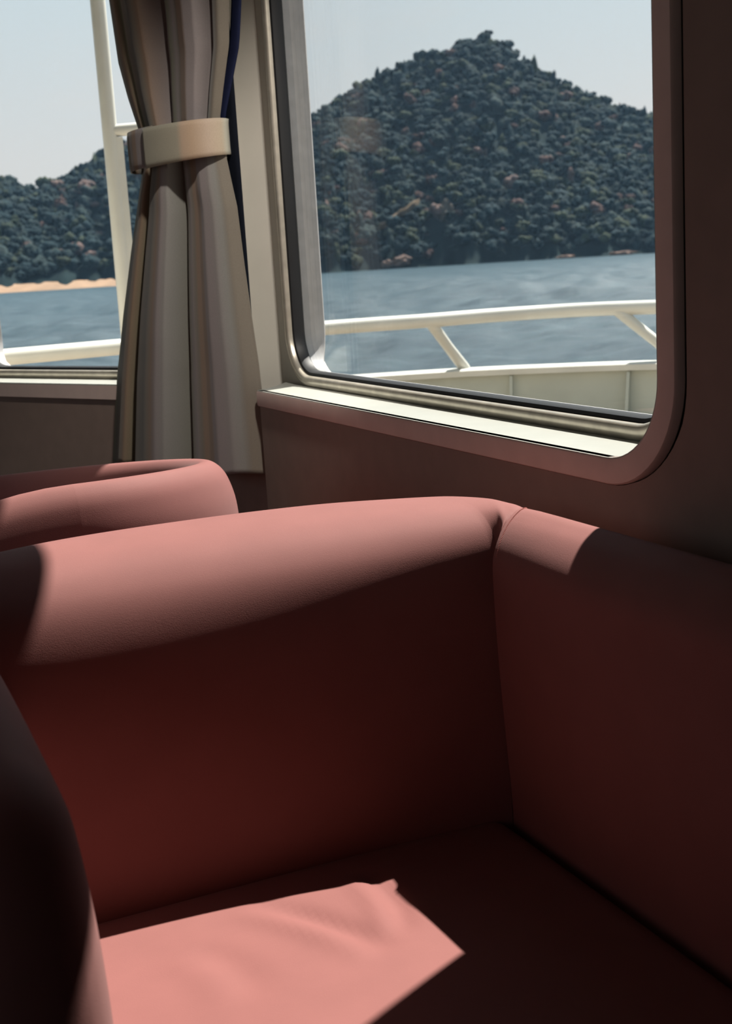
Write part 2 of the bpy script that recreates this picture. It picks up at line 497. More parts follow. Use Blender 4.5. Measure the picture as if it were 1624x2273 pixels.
# ---- left-hand lining below and beside window 1: ledge, fascia band and panel
LED = -0.106
V, F = join(*[([mapL(s, z, d) for s in (0.14, 2.25) for d in (LED, 0.010) for z in (0.883, 0.887)],
              [(0, 1, 3, 2), (4, 6, 7, 5), (0, 4, 5, 1), (2, 3, 7, 6), (0, 2, 6, 4), (1, 5, 7, 3)])])
mk('sill', V, F, M['sill'], w1, smooth=False)
def lbox(s0, s1, d0, d1, z0, z1):
    return ([mapL(s, z, d) for s in (s0, s1) for d in (d0, d1) for z in (z0, z1)],
            [(0, 1, 3, 2), (4, 6, 7, 5), (0, 4, 5, 1), (2, 3, 7, 6), (0, 2, 6, 4), (1, 5, 7, 3)])
mk('casing', *lbox(0.14, 2.25, LED - 0.002, LED + 0.012, 0.851, 0.8835), M['casing'], w1, smooth=False)
mk('lining_panel', *lbox(-0.055, 2.25, LED + 0.006, LED + 0.018, 0.0, 0.850), M['panel'], wall_left, smooth=False)

# ---- the two windows: aluminium frame, black gasket, pane, painted outer reveal, screws
def build_window(root, W, fmap, screws):
    path = rrect(W['s0'], W['s1'], W['z0'], W['z1'], W['r'], 14)
    fr = [(0.004, 0.0085), (0.004, -0.004), (0.006, -0.008), (0.010, -0.010), (0.020, -0.009), (0.026, -0.004), (0.029, 0.002), (0.029, 0.0095)]
    f = mk('window_frame', *sweep_ring(path, fr, fmap), M['alu'], root)
    gk = [(-0.004, 0.026), (-0.005, 0.012), (-0.002, 0.004), (0.003, 0.002), (0.004, 0.010), (0.004, 0.026)]
    mk('gasket', *sweep_ring(path, gk, fmap), M['rubber'], root)
    rv = [(0.0, 0.029), (-0.001, 0.074), (0.004, 0.078), (0.045, 0.078), (0.045, 0.066), (0.006, 0.064), (0.006, 0.029)]
    Vr = [fmap(s + o * a, z + o * b, 0.029 + (d - 0.029) * (1 - 0.7 * max(0.0, -b) ** 2)) for (s, z, a, b) in path for (o, d) in rv]
    mk('outer_reveal', Vr, grid_faces(len(path), len(rv), True, True), M['reveal'], root)
    pl = [(s, z) for s, z, a, b in path]
    n = len(pl)
    V = [fmap(s, z, 0.0235) for s, z in pl] + [fmap(s, z, 0.0285) for s, z in pl]
    Fp = [tuple(range(n)), tuple(range(2 * n - 1, n - 1, -1))] + [(i, (i + 1) % n, n + (i + 1) % n, n + i) for i in range(n)]
    mk('glass_pane', V, Fp, M['glass'], root, smooth=False)
    for (s, z, ds, dz, dd) in screws:
        c = fmap(s, z, dd)
        ax = (fmap(s, z, dd - 1) - c)
        V, F = [], []
        rad, nn = 0.0045, 10
        u = (fmap(s + 1, z, dd) - c); w = Vector((0, 0, 1))
        rings = [(1.0, 0.0), (0.9, 0.0016), (0.55, 0.003), (0.2, 0.0032)]
        for q, h in rings:
            for k in range(nn):
                a = 2 * math.pi * k / nn
                V.append(c + (u * math.cos(a) + w * math.sin(a)) * rad * q + ax * h)
        F = grid_faces(len(rings), nn, close_c=True) + [tuple(range(nn)), tuple((len(rings) - 1) * nn + k for k in range(nn))]
        mk('screw', V, F, M['screw'], root)

yo = WIN_R['s1'] + 0.029
build_window(w2, WIN_R, mapR, [(yo + .007, 1.58, 0, 0, .0098), (yo + .007, 1.10, 0, 0, .0098), (2.40, 0.8945, 0, 0, .002), (1.79, 0.8945, 0, 0, .002), (1.30, 0.8945, 0, 0, .002)])
build_window(w1, WIN_L, mapL, [(WIN_L['s0'] - .036, 1.58, 0, 0, .0098), (WIN_L['s0'] - .036, 1.10, 0, 0, .0098)])

# ------------------------------------------------------------------ armchairs
# cross-section of the upholstered shell: (fraction from inner foot to outer face, height)
PROF_ARM = [(0.0, .10), (0.0, .41), (-.08, .47), (-.17, .53), (-.26, .59), (-.33, .65), (-.37, .70), (-.385, .735), (-.38, .752), (-.32, .766), (-.18, .780), (0.0, .792), (.18, .801), (.38, .807), (.58, .811), (.76, .810), (.90, .798), (.97, .775), (1.0, .74), (1.0, .40), (1.0, .06)]
PROF_BACK = [(0.0, .10), (0.0, .41), (.007, .47), (.02, .53), (.04, .59), (.073, .65), (.112, .70), (.155, .735), (.203, .76), (.259, .778), (.329, .793), (.4125, .804), (.5, .810), (.62, .8135), (.74, .8135), (.85, .807), (.93, .792), (.98, .765), (1.0, .73), (1.0, .40), (1.0, .06)]

def dense(P, n=4):
    a = [Vector((f, z, 0)) for f, z in P]
    body = spline(a[1:-2], n)                     # smooth round rim; straight foot and outer face
    return [(a[0].x, a[0].y)] + [(p.x, p.y) for p in body] + [(p.x, p.y) for p in a[-2:]]
PROF_TUB = [(0.0, .10), (0.0, .44), (-.02, .50), (-.03, .56), (-.03, .62), (0.0, .675), (.045, .718), (.11, .750), (.19, .775), (.29, .795), (.40, .806), (.50, .8095), (.60, .8085), (.70, .803), (.80, .793), (.88, .778), (.965, .750), (1.0, .715), (.96, .685), (.80, .40), (.80, .06)]
PROF_LEFT = [(0.0, .10), (-.16, .41), (-.17, .47), (-.17, .53), (-.155, .59), (-.125, .65), (-.085, .70), (-.045, .735), (0.0, .755), (.05, .770), (.12, .783), (.20, .793), (.30, .801), (.42, .807), (.56, .811), (.72, .811), (.86, .802), (.95, .782), (.99, .75), (1.0, .40), (1.0, .06)]
PROF_ARM, PROF_BACK, PROF_TUB, PROF_LEFT = map(dense, (PROF_ARM, PROF_BACK, PROF_TUB, PROF_LEFT))
K_RIM = 1 + 4 * 9

def profile(w, B, O, sq=0.0, dz=0.0, inset=0.0, base=None, pinch=0.0):
    """section points; sq squeezes towards the middle (rounded ends), inset pinches at a seam"""
    out = []
    for (fa, za), (fb, zb) in zip(base or PROF_ARM, PROF_BACK):
        f, z = fa * (1 - w) + fb * w, za * (1 - w) + zb * w
        if f < 0 and not base: f *= min(1.0, 0.067 / (O - B).length)   # overhang keeps its real size
        if f > 0 and pinch: f -= pinch * f * max(0.0, 1 - f) ** 2 * 1.3    # steeper inner face next to the arms
        f = 0.5 + (f - 0.5) * (1 - sq)
        lift = max(0.0, (z - 0.45) / 0.36)
        z2 = z - dz * lift * lift - inset * lift
        p = B + (O - B) * f
        if inset:
            d = (O - B).normalized()
            p = p + d * (inset if f < 0.3 else (-inset if f > 0.8 else 0))
        out.append(Vector((p.x, p.y, z2)))
    return out

KS = 0.955                                        # size of the near chair
def near(p):
    return Vector((p[0] * KS, p[1] * KS, EYE + (p[2] - EYE) * KS)) if p[2] > 0.2 else Vector((p[0] * KS, p[1] * KS, p[2]))

def loft(name, secs, mat, parent, cap0=True, cap1=True, fit=None):
    K = len(secs[0])
    V = [fit(p) if fit else p for s in secs for p in s]
    F = grid_faces(len(secs), K)
    # close the underside and the ends
    for i in range(len(secs) - 1):
        F.append((i * K + K - 1, i * K, (i + 1) * K, (i + 1) * K + K - 1))
    if cap0: F.append(tuple(range(K)))
    if cap1: F.append(tuple((len(secs) - 1) * K + k for k in range(K)))
    return mk(name, V, F, mat, parent)

CX = 0.452
chair = tag(empty('armchair', (CX, 1.2, 0)), 'pink tub armchair with its seat and inner back towards us, beside the right window wall', 'armchair', 'pink armchairs in the cabin')
V2 = lambda x, y: Vector((x, y, 0))
# outer outline of the back, right seam -> left seam
out_pts = [(0.852, 1.392), (0.848, 1.45), (0.828, 1.51), (0.786, 1.565), (0.72, 1.605), (0.64, 1.640), (0.55, 1.656), (CX, 1.660)]
out_pts += [(2 * CX - x, y) for x, y in out_pts[-2::-1]]
outc = spline([(x, y, 0) for x, y in out_pts], 6)
nb = len(outc)
BX0, BX1, BY = 0.785, 2 * CX - 0.785, 1.355
secs = []
for i, o in enumerate(outc):
    t = i / (nb - 1)
    e = min(i, nb - 1 - i)
    side = 1 if o.x > CX else -1
    q = max(0.0, min(1.0, (o.y - 1.392) / 0.17)) if abs(o.x - CX) > BX0 - CX else 1.0
    w = min(1.0, 1.8 * q); w = w * w * (3 - 2 * w)                                    # arm section turns into back section round the outer corner
    bx = max(BX1, min(BX0, o.x))
    B = V2(bx, 1.355 + 0.027 * (BX0 - bx) / (BX0 - BX1))
    ins = (0.0022, 0.0008, 0.0002)[e] if e < 3 else 0.0
    secs.append(profile(w, B, V2(o.x, o.y), inset=ins, pinch=0.92 * w * max(0.0, 1 - (BX0 - bx) / 0.52) ** 2.2))
# first and last sections repeat slightly inside so that the seam reads as a fold
backrest = loft('backrest', secs, M['pink'], chair, fit=near)

def arm_sections(mirror, y_front, drop):
    S = []
    fx = (lambda x: 2 * CX - x) if mirror else (lambda x: x)
    xi, xo, base = 0.785, 0.852, None
    if mirror: xi, xo, base = 0.759, 0.880, PROF_LEFT
    R = (xo - xi) / 2 + 0.012
    yc = y_front + R
    def dzf(y):                        # the arm dips gently towards its front end
        k = max(0.0, min(1.0, (1.20 - y) / (1.20 - y_front)))
        return drop * k * k
    for k in range(9):
        th = math.radians(90 - 90 * k / 8)
        y = yc - R * math.sin(th)
        sq = 1 - math.cos(th) * 0.999
        S.append(profile(0, V2(fx(xi), y), V2(fx(xo), y), sq=min(sq, 0.93), dz=dzf(y) + 0.05 * (1 - math.cos(th)) ** 1.5, base=base))
    ye = 1.382 if mirror else 1.355
    for k in range(1, 15):
        q = k / 14
        y = yc + (ye - yc) * q
        S.append(profile(0.0, V2(fx(xi), y), V2(fx(xo + (0.852 - xo) * q), y + (1.392 - ye) * q * q), dz=dzf(y), inset={14: 0.0018, 13: 0.0002}.get(k, 0.0), base=base))
    return S
arm_r = loft('armrest', arm_sections(False, 0.76, 0.0), M['pink'], chair, fit=near)
arm_l = loft('armrest', arm_sections(True, 0.872, 0.032), M['pink'], chair, fit=near)

# stitching over the rim where the right arm meets the back
stitch_V, stitch_F = [], []
sec = arm_sections(False, 0.76, 0.0)
a, b = sec[-2], sec[-1]
line = [b[k] * 0.8 + a[k] * 0.2 for k in range(32, 58)]
line = spline(line, 2)
for k in range(0, len(line) - 1):
    p, q = line[k], line[k + 1]
    mid = (p + q) / 2
    nrm = Vector((-0.35, -0.25, 0.9)).normalized()
    d = (q - p) * 0.30
    tv, tf = tube([near(mid - d), near(mid + nrm * .0006), near(mid + d)], 0.0007, 6)
    n0 = len(stitch_V); stitch_V += tv; stitch_F += [tuple(i + n0 for i in f) for f in tf]
mk('stitching', stitch_V, stitch_F, M['thread'], arm_r)

def seat_mesh(x0, x1, y0, y1, z0, z1, wr):
    nx, ny = 72, 64
    V, F = [], []
    r = 0.035
    for j in range(ny + 1):
        for i in range(nx + 1):
            u, v = i / nx, j / ny
            x, y = x0 + (x1 - x0) * u, y0 + (y1 - y0) * v
            ex = min(x - x0, x1 - x, y - y0, y1 - y)
            dz = 0.0
            if ex < r: dz = -(r - math.sqrt(max(0, r * r - (r - ex) ** 2)))
            z = z1 + dz + 0.010 * math.sin(math.pi * u) * math.sin(math.pi * v) - 0.006 + wr(x, y)
            V.append((x, y, z))
    F = grid_faces(ny + 1, nx + 1)
    # skirt
    rim = [i for i in range(nx + 1)] + [(j) * (nx + 1) + nx for j in range(1, ny + 1)] + [ny * (nx + 1) + i for i in range(nx - 1, -1, -1)] + [j * (nx + 1) for j in range(ny - 1, 0, -1)]
    n0 = len(V)
    for i in rim: V.append((V[i][0], V[i][1], z0))
    m = len(rim)
    F += [(rim[k], rim[(k + 1) % m], n0 + (k + 1) % m, n0 + k) for k in range(m)]
    F.append(tuple(n0 + k for k in range(m)))
    return V, F

def wrinkle(x, y):
    h = 0.0
    for (ax, ay, bx, by, wd, am) in ((0.385, 1.255, 0.475, 1.075, 0.016, -0.0045), (0.525, 1.255, 0.50, 1.095, 0.013, -0.0035), (0.30, 1.20, 0.33, 1.06, 0.02, -0.002), (0.60, 1.255, 0.50, 1.262, 0.006, -0.0015)):
        dx, dy = bx - ax, by - ay
        L = math.hypot(dx, dy)
        t = ((x - ax) * dx + (y - ay) * dy) / L / L
        q = ((x - ax) * dy - (y - ay) * dx) / L + 0.012 * math.sin(3 * t)
        env = max(0.0, 1 - (2 * t - 1) ** 2) if 0 < t < 1 else 0
        h += 1.9 * am * env * (math.exp(-(q / wd) ** 2) - 0.7 * math.exp(-((q - 1.7 * wd) / wd) ** 2))
    return h
V, F = seat_mesh(BX1 + 0.002, BX0 - 0.002, 0.74, 1.385, 0.27, 0.410, lambda x, y: wrinkle(x / 1.043, y / 1.043))
mk('seat', [near(p) for p in V], F, M['pink'], chair)
mk('base', *box(BX1 * KS + .02, BX0 * KS - .02, 0.77, 1.45, 0.07, 0.31), M['leg'], chair, smooth=False)
for x in (0.17, 0.69):
    for y in (0.82, 1.40):
        mk('leg', *tube([(x, y, 0.0), (x, y, 0.012), (x, y, 0.10)], [0.022, 0.022, 0.028], 14), M['leg'], chair)

# second armchair: round tub shell facing the bow side, its back towards the right-hand window
chair2 = tag(empty('armchair', (0.36, 2.06, 0)), 'pink round-backed tub armchair behind the nearer chair, below the striped curtain', 'armchair', 'pink armchairs in the cabin')
c2 = V2(0.34, 2.06)
NA = 56
def tub_section(a, sq=0.0, dz=0.0):
    d = V2(math.cos(a), math.sin(a))
    ri, ro = 0.215, 0.315
    top = 0.012 - 0.026 * math.sin(a) - dz
    B, O = c2 + d * ri, c2 + d * ro
    pr = profile(0.0, B, O, sq=sq, base=PROF_TUB)
    return [Vector((p.x, p.y, p.z + top * max(0.0, (p.z - .44) / .37))) for p in pr]
def straight_section(sy, k, sq=0.0, dz=0.0):
    """arms continue straight towards -x"""
    B, O = V2(c2.x - 0.30 * k, c2.y + sy * 0.215), V2(c2.x - 0.30 * k, c2.y + sy * 0.315)
    pr = profile(0.0, B, O, sq=sq, dz=(0.075 if sy < 0 else 0.0) * k * k + dz, base=PROF_TUB)
    return [Vector((p.x, p.y, p.z + (0.012 - 0.026 * sy) * max(0.0, (p.z - .44) / .37))) for p in pr]
def tub_arm(sy):
    S = []
    for k in range(7):
        th = math.radians(90 - 15 * k)
        S.append(straight_section(sy, 1 + 0.17 * math.sin(th), sq=min(0.93, 1 - math.cos(th)), dz=0.04 * (1 - math.cos(th))))
    S += [straight_section(sy, 1 - k / 8) for k in range(1, 9)]
    return S
back2 = loft('backrest', [tub_section(math.pi / 2 - math.pi * i / NA) for i in range(NA + 1)], M['pink'], chair2)
loft('armrest', tub_arm(-1), M['pink'], chair2)
loft('armrest', tub_arm(1), M['pink'], chair2)
def round_seat():
    V, F = [], []
    n = 48
    prof = [(0.213, .30), (0.213, .405), (0.20, .43), (0.17, .44), (0.10, .445), (0.02, .446)]
    outl = []
    for k in range(n):
        a = math.pi / 2 - math.pi * k / (n - 1)
        outl.append((c2.x + math.cos(a), c2.y + math.sin(a), math.cos(a), math.sin(a)))
    ring = []
    for r, z in prof:
        row = [(c2.x + r * math.cos(math.pi / 2 - math.pi * k / (n - 1)), c2.y + r * math.sin(math.pi / 2 - math.pi * k / (n - 1)), z) for k in range(n)]
        row += [(c2.x - 0.10, c2.y - r, z), (c2.x - 0.22, c2.y - r, z), (c2.x - 0.12 - r, c2.y - r * .6, z), (c2.x - 0.12 - r, c2.y + r * .6, z), (c2.x - 0.22, c2.y + r, z), (c2.x - 0.10, c2.y + r, z)]
        ring.append(row)
    m = len(ring[0])
    V = [p for row in ring for p in row]
    F = grid_faces(len(ring), m, close_c=True) + [tuple(range(m)), tuple((len(ring) - 1) * m + k for k in range(m))]
    return V, F
mk('seat', *round_seat(), M['pink'], chair2)
mk('base', *box(c2.x - .26, c2.x + .18, c2.y - .2, c2.y + .2, 0.07, 0.30), M['leg'], chair2, smooth=False)
for x in (c2.x - .22, c2.x + .17):
    for y in (c2.y - .18, c2.y + .18):
        mk('leg', *tube([(x, y, 0.0), (x, y, 0.012), (x, y, 0.10)], [0.022, 0.022, 0.028], 14), M['leg'], chair2)

# ------------------------------------------------------------------ curtain with tieback
curtain = tag(empty('curtain', tuple(mapL(0.15, 0.0, -0.14))), 'brown striped curtain gathered by a tieback between the two windows', 'curtain')
cz = lambda tab: (lambda z: float(np.interp(z, [t[0] for t in tab], [t[1] for t in tab])))
LEFT = cz([(.70, .465), (.905, .416), (1.049, .370), (1.188, .320), (1.304, .275), (1.355, .252), (1.40, .243), (1.436, .246), (1.514, .278), (1.596, .303), (1.721, .315), (2.30, .33)])
RIGHT = cz([(.70, -.087), (.937, -.076), (1.04, -.065), (1.144, -.055), (1.263, -.046), (1.367, -.024), (1.40, -.018), (1.442, -.016), (1.495, -.032), (1.578, -.059), (1.662, -.069), (2.30, -.09)])
LOW = [(0, 0.1), (.05, .45), (.12, .7), (.20, .72), (.28, .45), (.36, .35), (.42, .15), (.455, -.30), (.475, .95), (.53, 1.05), (.62, .85), (.72, .55), (.785, 0.0), (.81, .42), (.86, .30), (.93, -.05), (1, -.40)]
UPP = [(0, 0.1), (.04, .45), (.09, .35), (.145, -.20), (.165, .80), (.24, .9), (.34, .55), (.44, .35), (.53, -.20), (.555, .95), (.64, 1.0), (.72, .7), (.78, .40), (.81, .55), (.87, .35), (.94, 0.0), (1, -.40)]
NU, NZ = 240, 150
V, uvs = [], []
uu = np.linspace(0, 1, NU)
sm = np.array([1, 3, 6, 7, 6, 3, 1.0]); sm /= sm.sum()
for j in range(NZ):
    z = 0.705 + (2.30 - 0.705) * j / (NZ - 1)
    k = np.clip((z - 1.36) / 0.08, 0, 1); k = k * k * (3 - 2 * k)
    lo = np.interp(uu, *zip(*LOW)); hi = np.interp(uu, *zip(*UPP))
    f = lo * (1 - k) + hi * k
    f = np.convolve(np.pad(f, 3, mode='edge'), sm, 'valid')
    amp = np.interp(z, [0.70, 1.0, 1.30, 1.40, 1.50, 1.75, 2.30], [.070, .062, .046, .028, .042, .064, .066])
    hem = 0.006 * np.sin(uu * 17)
    for i in range(NU):
        s = RIGHT(z) + (LEFT(z) - RIGHT(z)) * uu[i]
        zz = z + (hem[i] * (1 - j / 12) if j < 12 else 0)
        bulge = 0.012 * math.sin(math.pi * uu[i]) * math.exp(-((z - 1.40) / 0.10) ** 2)
        V.append(mapL(s, zz, -0.131 - amp * f[i] - bulge)); uvs.append((uu[i], z))
F = grid_faces(NZ, NU)
cloth = mk('cloth', V, F, M['curtain'], curtain, recalc=False)
def set_uv(o, uv):
    me = o.data
    lay = me.uv_layers.new(name='UVMap')
    for lp in me.loops: lay.data[lp.index].uv = uv[lp.vertex_index]
set_uv(cloth, uvs)
sol = cloth.modifiers.new('thickness', 'SOLIDIFY'); sol.thickness = 0.0015

# navy lining hanging straight behind, and its blue piping that follows the gathered edge
V = [mapL(s, z, -0.112 + 0.004 * math.sin(40 * s)) for z in np.linspace(0.72, 2.30, 12) for s in np.linspace(-0.044, 0.16, 16)]
lin = mk('lining', V, grid_faces(12, 16), M['navy'], curtain)
lin.modifiers.new('thickness', 'SOLIDIFY').thickness = 0.002
BL = cz([(1.40, -.012), (1.442, -.018), (1.494, -.040), (1.576, -.073), (1.659, -.088), (2.30, -.11)])
zz = np.linspace(1.41, 2.30, 40)
V = [mapL(BL(z) + 0.004 + q * 0.018, z, -0.122 + 0.004 * abs(q - .5)) for z in zz for q in np.linspace(0, 1.6, 6)]
pip = mk('piping', V, grid_faces(40, 6), M['blue'], lin)
pip.modifiers.new('thickness', 'SOLIDIFY').thickness = 0.003

# tieback: an elliptical band round the gathered cloth, its end overlapping on the bow side
tb = empty('tieback', (0, 0, 0)); tb.parent = curtain
tb.location = mapL(0.11, 1.39, -0.14) - parent_origin(curtain)
def band(name, a0, a1, zmid, tilt, h0, h1, rx, ry, mat, n=60, bow=0.0):
    V, uv = [], []
    rows = 9
    for i in range(n + 1):
        t = i / n
        a = math.radians(a0 + (a1 - a0) * t)
        ss = 0.1105 + rx * math.cos(a)
        dd = -0.140 - ry * math.sin(a)
        h = h0 + (h1 - h0) * t
        for j in range(rows):
            v = j / (rows - 1) - 0.5
            edge = 0.0022 * (1 - (2 * v) ** 6)
            V.append(mapL(ss, zmid + tilt * math.cos(a) + h * v + bow * math.sin(a), dd - edge)); uv.append((t, v))
    o = mk(name, V, grid_faces(n + 1, rows), mat, tb, recalc=False)
    set_uv(o, uv)
    o.modifiers.new('thickness', 'SOLIDIFY').thickness = 0.003
    return o
band('band', 212, 79, 1.3965, -0.006, 0.069, 0.081, 0.140, 0.072, M['tieback'], bow=-0.003)
band('band_end', 88, -20, 1.397, -0.004, 0.080, 0.083, 0.137, 0.064, M['curtain'])
band('band_back', 340, 200, 1.397, 0.0, 0.08, 0.07, 0.136, 0.045, M['curtain'])

# ------------------------------------------------------------------ outside: foredeck, bulwark, rail, mast post
deck_edge = [(0.3, 4.75), (1.0, 4.85), (1.6, 4.80), (2.05, 4.66), (2.45, 4.50), (2.78, 4.27), (3.05, 4.02), (3.3, 3.6), (3.45, 3.0), (3.52, 2.2), (3.55, 1.0), (3.55, -1.6)]
edge = spline([(x, y, 0) for x, y in deck_edge], 8)
ZD, ZCAP = 0.47, 0.665
V = [(p.x - .05, p.y - .05, ZD) for p in edge] + [(1.065, -1.6, ZD), (1.065, 2.66, ZD), (0.2, 4.3, ZD)]
nV = len(V)
V2_ = V + [(x, y, ZD - .05) for x, y, z in V]
Fd = [tuple(range(nV)), tuple(range(2 * nV - 1, nV - 1, -1))] + [(i, (i + 1) % nV, nV + (i + 1) % nV, nV + i) for i in range(nV)]
tag(mk('deck', V2_, Fd, M['deck'], smooth=False), kind='structure')

bul = tag(empty('bulwark', (edge[0].x, edge[0].y, ZD)), 'grey-green ship bulwark with a white capping, beyond the right window', 'bulwark')
def wallstrip(pts, prof):
    V = []
    for i, p in enumerate(pts):
        t = (pts[min(i + 1, len(pts) - 1)] - pts[max(i - 1, 0)]).normalized()
        nn = Vector((t.y, -t.x, 0))
        if nn.dot(Vector((1.0, 2.0, 0)) - p) < 0: nn = -nn           # points inboard
        for o, z in prof: V.append((p.x + nn.x * o, p.y + nn.y * o, z))
    F = grid_faces(len(pts), len(prof), False, True)
    k = len(prof)
    F += [tuple(range(k)), tuple((len(pts) - 1) * k + q for q in range(k))]
    return V, F
mk('plating', *wallstrip(edge, [(0.0, -0.6), (0.0, ZCAP), (0.03, ZCAP), (0.07, ZD), (0.07, -0.6)]), M['bulwark'], bul)
mk('capping', *wallstrip(edge, [(-0.03, ZCAP), (-0.03, ZCAP + .022), (-0.02, ZCAP + .03), (0.05, ZCAP + .03), (0.06, ZCAP + .022), (0.06, ZCAP)]), M['white'], bul)

def at_edge(x):
    i = min(range(len(edge)), key=lambda k: abs(edge[k].x - x) + (0 if edge[k].y > 3.3 else 9))
    return edge[i], (edge[min(i + 1, len(edge) - 1)] - edge[i - 1]).normalized()
for x in (1.35, 2.0, 2.62, 2.98, 3.3):
    p, t = at_edge(x)
    nn = Vector((t.y, -t.x, 0))
    if nn.dot(Vector((1.0, 2.0, 0)) - p) < 0: nn = -nn
    q = [p + nn * .03, p + nn * .055 , p + nn * .13]
    th = t * 0.006
    V = []
    for sgn in (-1, 1):
        V += [(q[0] + th * sgn) + Vector((0, 0, ZCAP - .005)), (q[1] + th * sgn) + Vector((0, 0, ZCAP - .005)), (q[2] + th * sgn) + Vector((0, 0, ZD)), (q[0] + th * sgn) + Vector((0, 0, ZD))]
    mk('stay', V, [(0, 1, 2, 3), (7, 6, 5, 4), (0, 4, 5, 1), (1, 5, 6, 2), (2, 6, 7, 3), (3, 7, 4, 0)], M['bulwark'], bul, smooth=False)

rail_pts = [(-1.6, 3.9, 0.9), (-0.6, 4.16, 0.9), (0.2, 4.27, 0.9), (0.626, 4.306, 0.9), (1.005, 4.353, 0.9), (1.45, 4.44, 0.9), (1.865, 4.49, 0.9), (2.242, 4.415, 0.9), (2.50, 4.37, 0.902), (2.742, 4.30, 0.902), (2.92, 4.17, 0.902), (3.07, 4.00, 0.90), (3.28, 3.6, 0.90), (3.42, 3.0, 0.90), (3.5, 2.2, .9), (3.53, 1.0, .9), (3.53, -1.6, .9)]
rail = tag(empty('ship_rail', (1.865, 4.49, ZCAP)), 'white tubular guard rail curving round the bow outside both windows', 'railing')
rc = spline(rail_pts, 8)
mk('handrail', *tube(rc, 0.0275, 16), M['white'], rail)
for (x0, y0, x1, y1) in ((2.275, 4.41, 2.47, 4.50), (2.955, 4.135, 3.12, 3.95), (0.30, 4.28, 0.32, 4.75), (1.55, 4.46, 1.72, 4.78), (3.40, 3.08, 3.45, 3.0), (3.51, 2.0, 3.53, 1.9), (3.53, 0.8, 3.55, 0.7)):
    mk('stanchion', *tube([(x0, y0, 0.895), ((x0 + x1) / 2, (y0 + y1) / 2, (0.895 + ZCAP) / 2 + .01), (x1, y1, ZCAP + 0.026)], [0.023, 0.021, 0.023], 14), M['white'], rail)

mast = tag(empty('mast_post', (0.99, 4.05, ZD)), 'white upright deck post with a short cross arm, seen left of the curtain', 'post')
V, F = tube([(1.0, 4.05, ZD), (1.0, 4.05, 1.5), (1.003, 4.05, 2.9)], [0.030, 0.0235, 0.023], 18)
mk('pole', V, F, M['white'], mast)
mk('cross_arm', *tube([(1.0, 4.05, 1.585), (1.08, 4.02, 1.588), (1.30, 3.98, 1.59)], 0.019, 12), M['white'], mast)
mk('flange', *box(1.012, 1.034, 4.03, 4.07, 0.6, 1.565), M['white'], mast, smooth=False)
mk('foot_plate', *tube([(1.0, 4.05, ZD), (1.0, 4.05, ZD + .015)], 0.09, 18), M['white'], mast)

# ------------------------------------------------------------------ sea and islands
ZSEA = EYE - 4.0
rr = np.concatenate([np.geomspace(7, 120, 230), np.geomspace(123, 1500, 90), [6000]])
aa = np.radians(np.linspace(-40, 85, 420))
Rg, Ag = np.meshgrid(rr, aa, indexing='ij')
X, Y = Rg * np.sin(Ag), Rg * np.cos(Ag)
Z = np.zeros_like(X)
for k in range(26):
    L = 0.9 * 1.17 ** k
    th = 0.5 + rng.normal(0, 0.55)
    fade = np.clip((L * 14 - Rg * 0.16) / (L * 8), 0, 1)
    Z += 0.016 * L ** 0.75 * fade * np.sin(2 * np.pi / L * (X * math.cos(th) + Y * math.sin(th)) + rng.uniform(0, 6.28))
Z *= np.clip(1.6 - Rg / 500, 0.0, 1)
nr_, na_ = X.shape
sea_me = bpy.data.meshes.new('sea')
vv = np.stack([X, Y, Z + ZSEA], -1).reshape(-1, 3)
ii = np.arange(nr_ * na_).reshape(nr_, na_)
ff = np.stack([ii[:-1, :-1], ii[:-1, 1:], ii[1:, 1:], ii[1:, :-1]], -1).reshape(-1, 4)
def np_mesh(me, vv, ff, smooth=True):
    k = ff.shape[1]
    me.vertices.add(len(vv)); me.vertices.foreach_set('co', vv.astype(np.float32).ravel())
    me.loops.add(ff.size); me.loops.foreach_set('vertex_index', ff.astype(np.int32).ravel())
    me.polygons.add(len(ff)); me.polygons.foreach_set('loop_start', np.arange(0, ff.size, k, dtype=np.int32))
    me.polygons.foreach_set('use_smooth', np.ones(len(ff), dtype=bool) if smooth else np.zeros(len(ff), dtype=bool))
    me.update(calc_edges=True); me.validate()
np_mesh(sea_me, vv, ff[:, ::-1])
sea_me.materials.append(M['sea'])
sea = bpy.data.objects.new('sea', sea_me); COL.objects.link(sea); tag(sea, kind='structure')

